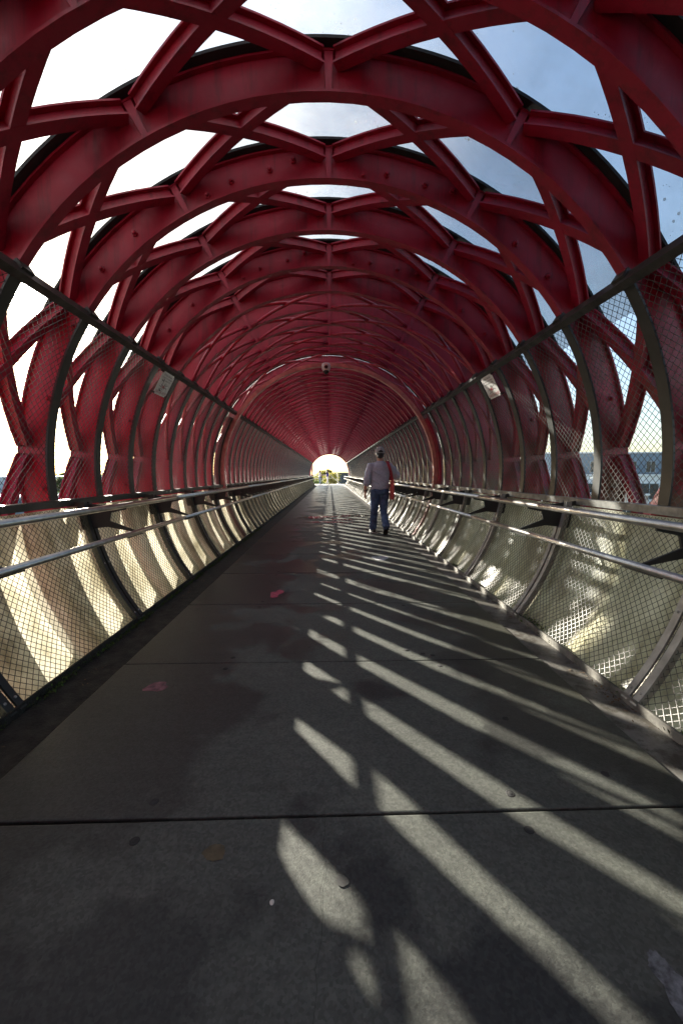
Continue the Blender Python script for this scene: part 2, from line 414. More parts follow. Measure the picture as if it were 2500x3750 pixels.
# ------------------------------------------------------------------ the red steel tube
tube = tag(empty('tubular_footbridge', (0, 0, 0)), 'long red steel tube of round arches and crossing braces over the walkway', 'footbridge')
def rib_set(ro, tap):
    web = MB(); web.arc(RI + .012, ro - .010, -.007, .007, 0, 360, 96, 0, tap); web_me = web.mesh('arch_rib', M['red']); autosmooth(web_me)
    fin = MB(); fin.arc(RI, RI + .014, -.036, .036, 0, 360, 96); fin_me = fin.mesh('inner_flange', M['red']); autosmooth(fin_me)
    fou = MB(); fou.arc(ro - .012, ro, -.036, .036, 0, 360, 96, tap, tap); fou_me = fou.mesh('outer_flange', M['red']); autosmooth(fou_me)
    return web_me, fin_me, fou_me
near_rib = rib_set(RO, .11); far_rib = rib_set(2.37, .08)
gas = MB(); gas.arc(RO + .003, RO + .020, -.085, .085, -64, 64, 64); gas_me = gas.mesh('gasket', M['gasket']); autosmooth(gas_me)
nodem = MB()
def P(u, yy, r): return (u, yy, r)
for ya, yb in ((-.033, -.008), (.008, .033)):
    w0, w1 = .017, .026
    q = [P(-w0, ya, RI + .016), P(w0, ya, RI + .016), P(w0, yb, RI + .016), P(-w0, yb, RI + .016),
         P(-w1, ya, RO - .014), P(w1, ya, RO - .014), P(w1, yb, RO - .014), P(-w1, yb, RO - .014)]
    nodem.add(q, [(3, 2, 1, 0), (4, 5, 6, 7), (0, 1, 5, 4), (1, 2, 6, 5), (2, 3, 7, 6), (3, 0, 4, 7)])
node_me = nodem.mesh('node_stiffener', M['red'])
nodem.v = [(x, y_, z_ if z_ < 2.3 else 2.356) for x, y_, z_ in nodem.v]; node_far_me = nodem.mesh('node_stiffener', M['red'])
rib_angles = (-75, -60, -48, -39, -23.6, -18.5, -11, -6.5, 6.5, 11, 18.5, 23.6, 39, 48, 60, 75, 93, -93)
holes = MB()
holes.loft([[(r * math.cos(q * math.pi / 3), yy, r * math.sin(q * math.pi / 3)) for q in range(6)] for (r, yy) in ((.024, -.008), (.024, -.016), (.016, -.018), (.015, -.034), (.006, -.036))])
bolt_rib_me = holes.mesh('rib_bolt', M['red'])
def rot_join(me, items, name, parent):
    V, F = [], []
    for mt in items:
        b0 = len(V); V += [tuple(mt @ v.co) for v in me.vertices]; F += [tuple(q + b0 for q in p.vertices) for p in me.polygons]
    m2 = bpy.data.meshes.new(name); m2.from_pydata(V, [], F); m2.materials.append(M['red']); o = put(name, m2, parent); o['kind'] = 'stuff'; return o
far_nodes = []
cache = {}
def brace_me(dy, sgn, half=0):
    key = ('I', round(dy, 3), sgn, half)
    if key not in cache:
        b = MB(); p0, p1 = (1.0, NODE - 1.0) if sgn > 0 else (NODE - 1.0, 1.0)
        ya, yb = .03, dy - .03
        off = 0.0 if sgn > 0 else .0015
        if half:                       # legs that stop where they cross, under the sill; half=1 on the right, -1 on the left
            off += .004; pm, ym = NODE / 2, dy / 2
            if (sgn > 0) == (half > 0): p1, yb = pm, ym
            else: p0, ya = pm, ym
        fw = .030 if half else .034
        b.helix((-fw, fw, RI + .125 + off, RI + .136 + off), 2.3, p0, p1, ya, yb, 10)
        b.helix((-.006, .006, RI + .1365 + off, RO - .0215 + off), 2.3, p0, p1, ya, yb, 10)
        b.helix((-fw, fw, RO - .021 + off, RO - .010 + off), 2.3, p0, p1, ya, yb, 10)
        me = b.mesh('brace', M['red']); autosmooth(me, 30); cache[key] = me
    return cache[key]
def tie_me(dy, sgn):
    key = ('T', round(dy, 3), sgn)
    if key not in cache:
        b = MB(); p0, p1 = (.7, NODE - .7) if sgn > 0 else (NODE - .7, .7)
        pts = []
        for i in range(9):
            t = i / 8; a = R_(p0 + (p1 - p0) * t); r = RI + .035 + (.012 if sgn > 0 else -.012)
            pts.append((r * math.sin(a), dy * (.06 + .88 * t), r * math.cos(a)))
        b.tube(pts, .021, 6); me = b.mesh('tie_tube', M['red'], True); cache[key] = me
    return cache[key]
def pane_me(dy):
    key = ('P', round(dy, 3))
    if key not in cache:
        b = MB(); b.arc(RO + .022, RO + .028, .0, dy - .003, -62, 62, 40); me = b.mesh('roof_pane', M['pane']); autosmooth(me); cache[key] = me
    return cache[key]
restv, restf = [], []
ties = 0
for i, y in enumerate(rings_y):
    web_me, fin_me, fou_me = near_rib if y < 8 else far_rib
    rib = put('arch_rib', web_me, tube, (0, y, HC))
    put('inner_flange', fin_me, rib); put('outer_flange', fou_me, rib); put('gasket', gas_me, rib)
    for a in range(-4, 5):
        if -2.6 < y < 17: put('node_stiffener', node_me if y < 8 else node_far_me, rib, (0, 0, 0), (0, R_(a * NODE), 0))
        elif y >= 17: far_nodes.append(Matrix.Translation((0, y, HC)) @ Matrix.Rotation(R_(a * NODE), 4, 'Y'))
    if abs(y - 3.20) < .01 or abs(y - 4.45) < .01:
        for a in rib_angles:
            rr = RI + .10 + .05 * math.sin(a * 1.7)
            put('rib_bolt', bolt_rib_me, rib, (rr * math.sin(R_(a)), 0, rr * math.cos(R_(a))))
    if i + 1 < len(rings_y):
        dy = rings_y[i + 1] - y
        put('roof_pane', pane_me(dy), tube, (0, y, HC))
        if y < -2.6: continue
        for a in range(-4, 4):
            for sgn in (1, -1):
                if y < 5.0:
                    put('brace', brace_me(dy, sgn, 1 if a == 3 else -1 if a == -4 else 0), tube, (0, y, HC), (0, R_(a * NODE), 0))
                elif a not in (-4, 3):
                    me = tie_me(dy, sgn)
                    if ties < 288:
                        put('tie_tube', me, tube, (0, y, HC), (0, R_(a * NODE), 0)); ties += 1
                    else:
                        mt = Matrix.Translation((0, y, HC)) @ Matrix.Rotation(R_(a * NODE), 4, 'Y'); b0 = len(restv)
                        restv += [tuple(mt @ v.co) for v in me.vertices]; restf += [tuple(q + b0 for q in p.vertices) for p in me.polygons]
rot_join(node_far_me, far_nodes, 'node_stiffener', tube)
rm = bpy.data.meshes.new('tie_tube'); rm.from_pydata(restv, [], restf); rm.materials.append(M['red'])
o = put('far_tie_tube', rm, tube); o['kind'] = 'stuff'

# end portal frame of the tube
# ------------------------------------------------------------------ portal arch with camera
pa = empty('portal_arch', (0, PORTAL_Y, 0)); tag(pa, 'faded pink steel hoop standing round the walkway just behind the walking man', 'arch')
b = MB(); b.arc(2.045, 2.115, -.05, .05, -126, 126, 80); me = b.mesh('hoop', M['pinkred']); autosmooth(me); put('hoop', me, pa, (0, 0, HC))
for s_ in (-1, 1):
    b = MB(); b.arc(2.12, 2.17, -.10, .10, s_ * 60, s_ * 127, 30); me = b.mesh('backing_plate', M['red'] if s_ > 0 else M['post']); autosmooth(me); put('backing_plate', me, pa, (0, -.06, HC))
stk = MB()
for (a, da, du) in ((86, .9, .012), (90, 1.4, .02), (93, 1.0, .02), (96, 1.6, .025), (99, 1.2, .02), (101.5, 1.5, .028)):
    stk.arc(2.043, 2.0449, -.045 + random.uniform(0, .02), -.045 + .05 + du, a - da * .6, a + da * .6, 3)
build(stk, 'sticker', M['sign'], pa, loc=(0, 0, HC))

cc = empty('security_camera', (-.06, PORTAL_Y - .16, HC + 2.045)); tag(cc, 'small grey dome security camera hanging from the top of the pink hoop', 'camera')
b = MB(); n = 20
prof = [(.02, .02), (.062, .02), (.078, .005), (.082, -.05), (.076, -.09), (.062, -.115), (.05, -.125)]
b.loft([[(r * math.cos(2 * math.pi * k / n), r * math.sin(2 * math.pi * k / n), z) for k in range(n)] for r, z in prof]); build(b, 'housing', M['cctv'], cc, True)
b = MB(); b.loft([[(r * math.cos(2 * math.pi * k / n), r * math.sin(2 * math.pi * k / n) - .012, z) for k in range(n)] for r, z in ((.05, -.11), (.055, -.13), (.045, -.155), (.025, -.172), (.004, -.177))]); build(b, 'dome', M['dome'], cc, True)
b = MB(); b.box(-.03, .03, .0, .16, -.005, .015); build(b, 'mount', M['cctv'], cc)
b = MB(); b.loft([[(.036 * math.cos(a), -.084 - .0, -.062 + .032 * math.sin(a)) for a in [2 * math.pi * k / 14 for k in range(14)]], [(.03 * math.cos(a), -.06, -.062 + .026 * math.sin(a)) for a in [2 * math.pi * k / 14 for k in range(14)]]]); build(b, 'lens_window', M['dome'], cc)

# ------------------------------------------------------------------ mesh fences, one each side
RU, RL = 2.165, 1.98
A_TOP, A_SILL, A_BASE = 57.0, 95.9, 127.2
def wire_panel(r, a0, a1, ya, yb, pitch, rw, dseg):
    """diamond woven wire on a strip of the cylinder (angles from top, right-hand side)"""
    b = MB(); s0, s1 = r * R_(a0), r * R_(a1)
    for sgn in (1, -1):
        # lines y = sgn*(s) + c
        cs = [ya - sgn * s0, ya - sgn * s1, yb - sgn * s0, yb - sgn * s1]
        k0_, k1_ = math.floor(min(cs) / pitch), math.ceil(max(cs) / pitch)
        for k in range(k0_, k1_ + 1):
            c = k * pitch
            # s range with y in [ya,yb]
            if sgn > 0: lo, hi = ya - c, yb - c
            else: lo, hi = c - yb, c - ya
            lo, hi = max(lo, s0), min(hi, s1)
            if hi - lo < .01: continue
            m = max(1, int((hi - lo) / dseg)); rings = []
            for i in range(m + 1):
                s_ = lo + (hi - lo) * i / m; a = s_ / r; yy = sgn * s_ + c
                rr = r + (.0018 if sgn > 0 else -.0018)
                er = Vector((math.sin(a), 0, math.cos(a))); p = er * rr + Vector((0, yy, 0))
                et = Vector((math.cos(a), 0, -math.sin(a))); tdir = (et + Vector((0, sgn, 0))).normalized()
                u = tdir.cross(er)
                rings.append([p + er * rw, p - er * rw * .5 + u * rw * .87, p - er * rw * .5 - u * rw * .87])
            b.loft(rings, caps=False)
    return b
def mirror(mb):
    m = MB(); m.v = [(-x, y, z) for x, y, z in mb.v]; m.f = [tuple(reversed(f)) for f in mb.f]; return m
up_posts = [y for y in rings_y if y > -1.5]
low_posts = [y for y in (-.68, .66, 1.95, 3.27, 4.52, 5.72, 6.86)] + [PORTAL_Y + .22] + [y for y in far[1:]]
ubar = MB(); ubar.arc(RU - .012, RU - .002, -.072, .012, A_TOP + 1, A_SILL, 24)
ubar.arc(RU - .002, RU + .012, -.060, -.050, A_TOP + 1, A_SILL, 24)
def lowbar():
    b = MB()
    for ya, yb in ((-.052, -.011), (.011, .052)):
        b.arc(RL - .016, RL - .004, ya, yb, A_SILL + .6, A_BASE, 16)
        b.arc(RL - .004, RL + .028, ya + .002 if ya < 0 else yb - .009, ya + .009 if ya < 0 else yb - .002, A_SILL + .6, A_BASE, 16)
    return b
lbar = lowbar()
lcore = MB(); lcore.arc(RL + .002, RL + .035, -.010, .010, A_SILL + .6, A_BASE, 16)
rivet = MB()
for a in (A_SILL + 2.5, (A_SILL + A_BASE) / 2, A_BASE - 2.0):
    for yy in (-.032, .032):
        er = Vector((math.sin(R_(a)), 0, math.cos(R_(a)))); et = Vector((math.cos(R_(a)), 0, -math.sin(R_(a))))
        rivet.loft([[er * rr + et * q * math.cos(k * math.pi / 4) + Vector((0, yy + q * math.sin(k * math.pi / 4), 0)) for k in range(8)] for q, rr in ((.009, RL - .014), (.008, RL - .019), (.003, RL - .022))])
for side, sname in ((-1, 'left'), (1, 'right')):
    fx = (lambda m: m) if side > 0 else mirror
    fence = empty('safety_mesh_fence', (side * 1.6, 0, 0))
    tag(fence, 'curved wire mesh fence with dark ribs, %s' % ('left, sunward side' if side < 0 else 'right, behind the walking man'), 'fence', 'mesh fences lining the walkway')
    off = (-side * 1.6, 0, HC)
    ub = fx(ubar).mesh('post', M['post']); autosmooth(ub); lb = fx(lbar).mesh('kick_post', M['galv'] if side > 0 else M['post']); autosmooth(lb)  # left kick posts galvanised too; dark colour carries their backlit shade
    lc = fx(lcore).mesh('gap_strip', M['gasket']); rv = fx(rivet).mesh('rivet', M['galv'])
    for y in up_posts: put('post', ub, fence, (off[0], y, HC))
    for y in low_posts:
        q = put('kick_post', lb, fence, (off[0], y, HC)); put('gap_strip', lc, q)
        if y < 7: tag(put('rivet', rv, q), kind='stuff')
    pc = {}
    def wp(name, r, a0, a1, ya, yb):
        d = yb - ya; far_ = ya > 8.0
        key = (name, round(d, 3))
        if far_ and key in pc: me, y_ = pc[key], ya
        else:
            rw = .0021
            mb = wire_panel(r, a0, a1, 0 if far_ else ya, d if far_ else yb, .054 if name == 'mesh_panel' else .046, rw, .25 if far_ else .09)
            if not far_: mb.v = [(x, yv - ya, z) for x, yv, z in mb.v]
            me = fx(mb).mesh(name, M['wire'])
            if far_: pc[key] = me
        put(name, me, fence, (off[0], ya, HC))
    for a, b2 in zip(up_posts, up_posts[1:]): wp('mesh_panel', RU, A_TOP + .5, A_SILL, a, b2)
    for a, b2 in zip(low_posts, low_posts[1:]): wp('kick_mesh', RL, A_SILL + 1.5, A_BASE, a, b2)
    # top rail, sill and base rail
    b = MB(); aa = R_(A_TOP); cx, cz = (RU - .01) * math.sin(aa), (RU - .01) * math.cos(aa)
    def rrect(cx, cz, wd, hd, ang):
        ca, sa = math.cos(ang), math.sin(ang); return [(cx + u * ca - v * sa, cz + u * sa + v * ca) for u, v in ((-wd, -hd), (wd, -hd), (wd, hd), (-wd, hd))]
    sec = rrect(cx, cz, .026, .040, R_(-33))
    b.loft([[(side * x, yy, z) for x, z in sec] for yy in (-1.6, END_Y)])
    sec = rrect(cx + .03, cz + .03, .030, .010, R_(-33)); 
    b.loft([[(side * x, yy, z) for x, z in sec] for yy in (-1.6, END_Y)])
    build(b, 'top_rail', M['rail_black'], fence, loc=off)
    clipm = MB(); sec = rrect(cx + .014, cz + .022, .045, .030, R_(-33)); clipm.loft([[(side * x, yy, z) for x, z in sec] for yy in (-.05, .05)])
    cm = clipm.mesh('rail_clip', M['rail_black'])
    for y in up_posts:
        if y < 12: put('rail_clip', cm, fence, (off[0], y, HC))
    xs = (RU - .055) * math.sin(R_(A_SILL))
    ys = [-1.6, .7, 2.02, 4.56, PORTAL_Y - .07]; yy0 = ys[0]
    segs = list(zip(ys, ys[1:])); yy0 = PORTAL_Y + .07
    while yy0 < END_Y - .1: segs.append((yy0, min(yy0 + 5.0, END_Y))); yy0 += 5.0
    for (a, b2) in segs:
        b = MB(); b.box(min(side * (xs - .045), side * (xs - .038)), max(side * (xs - .045), side * (xs - .038)), a, b2 - .006, .948, 1.0)
        b.box(min(side * (xs - .038), side * (xs + .02)), max(side * (xs - .038), side * (xs + .02)), a, b2 - .006, .993, 1.0)
        build(b, 'sill_rail', M['sill_steel'] if side > 0 else M['post'], fence, loc=(-side * 1.6, 0, 0))  # left sill coloured dark for the shade on its inner face
    b = MB(); x0, x1 = sorted((side * 1.570, side * 1.582)); b.box(x0, x1, -1.6, END_Y, -.10, .034)
    x0, x1 = sorted((side * 1.582, side * 1.64)); b.box(x0, x1, -1.6, END_Y, -.02, -.012)
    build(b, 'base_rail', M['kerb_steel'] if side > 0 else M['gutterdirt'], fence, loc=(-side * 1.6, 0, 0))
    # translucent side sheets behind the kick mesh
    clad = empty('side_cladding', (side * 2.0, 0, 0))
    tag(clad, 'weathered translucent sheets behind the low mesh, %s' % ('left side, sun glowing through' if side < 0 else 'right side, sunlit on their inner face'), 'cladding', 'translucent side cladding')
    cmesh = {}
    allr = [y for y in rings_y if y > -1.5]
    for a, b2 in zip(allr, allr[1:]):
        d = round(b2 - a, 3)
        if d not in cmesh:
            b = MB(); nu, nv = 8, 14; V = []
            for iu in range(nu + 1):
                for iv in range(nv + 1):
                    u = iu / nu; ang = R_(97.3 + (A_BASE + .8 - 97.3) * iv / nv)
                    r = RL + .055 + .05 * math.sin(math.pi * u) ** 1.0
                    V.append((side * r * math.sin(ang), d * u, r * math.cos(ang)))
            F = [(iu * (nv + 1) + iv, (iu + 1) * (nv + 1) + iv, (iu + 1) * (nv + 1) + iv + 1, iu * (nv + 1) + iv + 1) for iu in range(nu) for iv in range(nv)]
            b.add(V, F); cmesh[d] = b.mesh('cladding_sheet', M['sheet'], True)
        put('cladding_sheet', cmesh[d], clad, (-side * 2.0, a, HC))

# ------------------------------------------------------------------ handrails
for side in (-1, 1):
    for (x, z, r, nm) in ((1.66, .948, .0225, 'upper'), (1.58, .728, .0195, 'lower')):
        hr = empty('handrail', (side * x, 0, z))
        tag(hr, '%s steel tube handrail along the %s fence%s' % ('thicker upper' if nm == 'upper' else 'thinner lower', 'left' if side < 0 else 'right', ', resting on black wedge brackets' if nm == 'upper' else ', at the tips of the brackets'), 'handrail', 'steel tube handrails')
        ys = [-1.6, 1.55, 4.35, PORTAL_Y + .3]; yy = ys[-1]
        while yy < END_Y: yy += 5.2; ys.append(min(yy, END_Y + 1.4))
        for a, b2 in zip(ys, ys[1:]):
            b = MB(); b.tube([(0, a + .001, 0), (0, (a + b2) / 2, 0), (0, b2 - .001, 0)], r, 20); build(b, 'rail_tube', M['steel'], hr, True)
            b = MB(); b.tube([(0, b2 - .018, 0), (0, b2 + .018, 0)], r * 1.03, 20); build(b, 'joint_sleeve', M['galv'], hr, True)
        if nm == 'lower':
            b = MB(); b.box(min(0, side * .012), max(0, side * .012), -.13, .13, -r - .010, -r + .004); sme = b.mesh('saddle_strip', M['bracket'])
            for y in low_posts:
                if y < 9: put('saddle_strip', sme, hr, (0, y, 0))
        else:
            bm_ = MB(); poly = [(.44, .035), (-.012, -.022), (-.012, -.034), (.11, -.06), (.125, -.125), (-.08, -.205), (-.07, -.217), (.14, -.175), (.36, -.20), (.42, -.06)]
            bm_.loft([[(side * (px), yy, pz) for px, pz in poly] for yy in (-.007, .007)])
            bme = bm_.mesh('bracket', M['bracket'])
            for y in low_posts: put('bracket', bme, hr, (0, y, 0))

# ------------------------------------------------------------------ danger signs on the mesh
def text_mesh(body, size, mat, parent, loc, name='lettering', align='CENTER', sx=1.0):
    cu = bpy.data.curves.new('txt', 'FONT'); cu.body = body; cu.size = size; cu.align_x = align; cu.align_y = 'CENTER'; cu.resolution_u = 2
    ob = bpy.data.objects.new('txt', cu); C.objects.link(ob)
    me = bpy.data.meshes.new_from_object(ob.evaluated_get(bpy.context.evaluated_depsgraph_get()))
    bpy.data.objects.remove(ob)
    for v in me.vertices: v.co.x *= sx
    me.materials.clear(); me.materials.append(mat)
    return put(name, me, parent, loc)
def danger_sign(side, label):
    s = empty('danger_sign'); tag(s, label, 'sign', 'electrical danger signs on the fences')
    yc = 4.68; a = R_(61.6); r = RU - .045
    pos = Vector((side * r * math.sin(a), yc, HC + r * math.cos(a)))
    zax = Vector((-side * math.sin(a), 0, -math.cos(a)))          # faces the axis
    xax = Vector((0, 1 if side < 0 else -1, 0)); yax = zax.cross(xax)
    mt = Matrix((xax, yax, zax)).transposed().to_4x4(); mt.translation = pos
    s.matrix_world = mt
    W, H, c = .155, .135, .022
    pts = [(-W + c, -H), (W - c, -H), (W - c, -H + c), (W, -H + c), (W, H - c), (W - c, H - c), (W - c, H), (-W + c, H), (-W + c, H - c), (-W, H - c), (-W, -H + c), (-W + c, -H + c)]
    b = MB(); b.loft([[(x, yv, z) for x, yv in pts] for z in (-.002, .002)]); build(b, 'plate', M['sign'], s)
    z = .0032
    text_mesh('Défense absolue', .030, M['sign_ink'], s, (0, H - .03, z))
    text_mesh('de toucher aux fils électriques', .0235, M['sign_ink'], s, (0, H - .062, z), sx=.9)
    text_mesh('même tombés à terre', .025, M['sign_ink'], s, (0, H - .092, z))
    t1 = text_mesh('DANGER', .048, M['sign_red'], s, (-.062, -H + .034, z), sx=.78)
    text_mesh('de', .024, M['sign_ink'], s, (.028, -H + .030, z))
    text_mesh('MORT', .048, M['sign_red'], s, (.092, -H + .034, z), sx=.78)
    bl = MB(); br = MB()
    def stroke(mb, p, q, w_):
        p, q = Vector(p), Vector(q); d = (q - p).normalized(); nn = Vector((-d.y, d.x)) * w_
        mb.add([(p.x + nn.x, p.y + nn.y, z), (p.x - nn.x, p.y - nn.y, z), (q.x - nn.x * .6, q.y - nn.y * .6, z), (q.x + nn.x * .6, q.y + nn.y * .6, z)], [(0, 1, 2, 3)])
    cx, cy = 0.0, -.03
    star = []
    for k in range(18):
        rr = .028 if k % 2 == 0 else .010
        star.append((cx + rr * math.cos(k * math.pi / 9), cy + rr * .8 * math.sin(k * math.pi / 9), z + .0004))
    br.add(star, [tuple(range(18))])
    for ang, l1, l2 in ((75, .035, .065), (48, .04, .07), (20, .05, .10), (-18, .05, .10), (150, .05, .09), (172, .05, .10), (205, .055, .105), (235, .035, .06), (-50, .03, .05)):
        d = Vector((math.cos(R_(ang)), math.sin(R_(ang)) * .75)); e = Vector((-d.y, d.x))
        p = Vector((cx, cy)); q = p + d * l1; q2 = q + e * .012 - d * .008; rr = p + d * l2 + e * .01
        stroke(br, p, q, .0028); stroke(bl, q, q2, .003); stroke(bl, q2, rr, .0036)
    build(bl, 'lightning_bolt', M['sign_ink'], s); build(br, 'starburst', M['sign_red'], s)
    if side < 0:
        gm = MB(); stroke(gm, (-.10, .035), (-.06, .03), .004); stroke(gm, (-.055, .06), (-.05, -.02), .006); stroke(gm, (-.075, -.075), (-.03, -.085), .010)
        gm.v = [(x, yv, zz + .0008) for x, yv, zz in gm.v]
        build(gm, 'marker_scrawl', M['sign_ink'], s)
    tie = MB()
    for (tx, ty) in ((-W + .008, H - .008), (W - .008, H - .008), (-W + .008, -H + .008), (W - .008, -H + .008)):
        tie.box(tx - .012, tx + .012, ty - .010, ty + .010, -.03, .004)
    build(tie, 'fixing_clip', M['rail_black'], s)
danger_sign(-1, 'worn grey danger sign, scrawled over, tied under the left fence rail')
danger_sign(1, 'white danger sign with red starburst tied under the right fence rail')

# ------------------------------------------------------------------ marks and bits on the deck
def blotch(name, mat, label, cat, cx, cy, rx, ry, n=22, seed=0, group=None, z=.0026, jag=.3):
    rnd = random.Random(seed); V = [(0, 0, 0.0002)]; V2 = []
    ph = [rnd.uniform(0, 6.28) for _ in range(4)]
    for k in range(n):
        a = 2 * math.pi * k / n; q = 1 + jag * (math.sin(2 * a + ph[0]) * .5 + math.sin(3 * a + ph[1]) * .4 + math.sin(5 * a + ph[2]) * .3) + rnd.uniform(-.08, .08)
        V.append((rx * q * math.cos(a), ry * q * math.sin(a), 0))
    F = [(0, 1 + k, 1 + (k + 1) % n) for k in range(n)]
    b = MB(); b.add(V, F); o = build(b, name, mat, None, loc=(cx, cy, z)); tag(o, label, cat, group); return o
blotch('paint_splash', M['pink'], 'bright pink paint splash on the slab left of the light stripes', 'paint mark', -.54, 3.93, .055, .12, seed=2, jag=.5)
blotch('paint_splash', M['pinkdim'], 'dull pink oval paint mark on the dark left slab, nearest the viewer', 'paint mark', -.98, 2.18, .055, .06, seed=3)
blotch('paint_splash', M['pinkdim'], 'small dim pink paint dot on the far left slab before the puddles', 'paint mark', -.70, 8.6, .07, .16, seed=4)
blotch('paint_splash', M['ochre'], 'faint ochre square paint mark on the nearest slab', 'paint mark', -.37, 1.17, .036, .028, n=30, seed=5, jag=.12)
blotch('dried_splash', M['palewash'], 'white dried splash at the right end of a light stripe', 'stain', .72, 5.6, .10, .17, seed=8, jag=.4)
blotch('dried_splash', M['greywash'], 'patchy pale grey stain in the lower right corner of the nearest slab', 'stain', .805, .80, .038, .062, n=44, seed=77, jag=.28)
blotch('chewing_gum', M['gum'], 'round black gum spot in the middle of the nearest slab', 'gum', .035, 1.07, .018, .018, seed=10, jag=.06)
for k, (gx, gy) in enumerate(((.86, 1.83), (.62, 2.55), (.52, 2.62), (1.10, 1.46))):
    blotch('chewing_gum', M['gum'], ['black gum spot between two light stripes on the right', 'black gum spot just past the second joint, further right of the pair', 'black gum spot just past the second joint, nearer the middle of the pair', 'black gum spot near the right gutter plate'][k], 'gum', gx, gy, .016, .016, seed=20 + k, jag=.1, group='gum spots on the slabs')
b = MB(); b.loft([[(r * math.cos(2 * math.pi * k / 9) * (1 + .1 * math.sin(k * 2)), r * 1.3 * math.sin(2 * math.pi * k / 9), zz) for k in range(9)] for r, zz in ((.004, 0), (.0065, .003), (.005, .005), (.0015, .006))])
tag(build(b, 'pebble', M['pebble'], None, True, loc=(-.165, 1.015, 0)), 'small pale pebble lying in the nearest light stripe', 'pebble')
# crack in the near slabs
b = MB(); rnd = random.Random(5); px, py = -.045, .70; 
while py < 1.28:
    nx = px + rnd.uniform(-.006, .008); ny = py + rnd.uniform(.02, .045); b.add([(px - .0004, py, 0), (px + .0004, py, 0), (nx + .0005, ny, 0), (nx - .0005, ny, 0)], [(0, 1, 2, 3)]); px, py = nx, ny
tag(build(b, 'crack', M['joint'], deck, loc=(0, 0, .0036)))
# rain puddles by the walking man
pud = [(-.15, 11.2, .75, .22, 31), (.55, 10.5, .55, .16, 32), (.0, 9.9, .6, .15, 33), (.75, 11.5, .5, .2, 34), (-.55, 10.9, .35, .14, 35)]
for i, (px, py, rx, ry, sd_) in enumerate(pud):
    rnd = random.Random(sd_); V = [(0, 0, 0)]; nn = 36
    ph = [rnd.uniform(0, 6.28) for _ in range(3)]
    for k in range(nn):
        a = 2 * math.pi * k / nn; q = 1 + .3 * math.sin(2 * a + ph[0]) + .25 * math.sin(3 * a + ph[1]) + .12 * math.sin(7 * a + ph[2])
        V.append((rx * q * math.cos(a), ry * q * math.sin(a), 0))
    b = MB(); b.add(V, [(0, 1 + k, 1 + (k + 1) % nn) for k in range(nn)])
    o = build(b, 'puddle', M['puddle'], None, loc=(px, py, .0035 + i * .0009)); tag(o, kind='structure')
# moss and litter along the gutters
def scatter(name, mat, spots, size, seed, flat=False):
    rnd = random.Random(seed); b = MB()
    for (x, y, z, num, sx, sy) in spots:
        for _ in range(num):
            p = Vector((x + rnd.gauss(0, sx), y + rnd.gauss(0, sy), z + (0 if flat else abs(rnd.gauss(0, .012)))))
            e = Vector((rnd.uniform(-1, 1), rnd.uniform(-1, 1), rnd.uniform(-.25, .25) if flat else rnd.uniform(-1, 1))).normalized()
            f_ = e.cross(Vector((rnd.uniform(-.3, .3), rnd.uniform(-.3, .3), 1))).normalized() * rnd.uniform(.3, .6)
            s_ = size * rnd.uniform(.5, 1.4); e *= s_; f_ *= s_
            b.add([p - e, p + f_, p + e, p - f_], [(0, 1, 2, 3)])
    return b
sp = []
rnd = random.Random(3)
for k in range(120):
    yy = rnd.uniform(.8, 9); sp.append((-1.555, yy, -.01, rnd.randint(8, 40), .012, .05))
for k in range(46):
    yy = rnd.uniform(1.2, 8); sp.append((1.60, yy, -.004, rnd.randint(8, 40), .015, .05))
for yy in (3.05, 3.12, 4.95, 5.1, 6.0): sp.append((1.63, yy, .0, 220, .03, .07))
o = build(scatter('moss', M['moss'], sp, .010, 4), 'moss', M['moss']); tag(o, 'green and black moss growing in clumps along both gutters', 'moss', kind='stuff')
sp = []
for k in range(90):
    yy = rnd.uniform(.6, 10); s_ = rnd.choice((1, 1, -1)); sp.append((s_ * (1.53 if s_ > 0 else 1.45), yy, -.008, rnd.randint(2, 14), .025, .08))
o = build(scatter('litter', M['litter'], sp, .009, 5, True), 'leaf_litter', M['litter']); tag(o, 'brown leaf crumbs and twigs lying in the gutters', 'litter', kind='stuff')

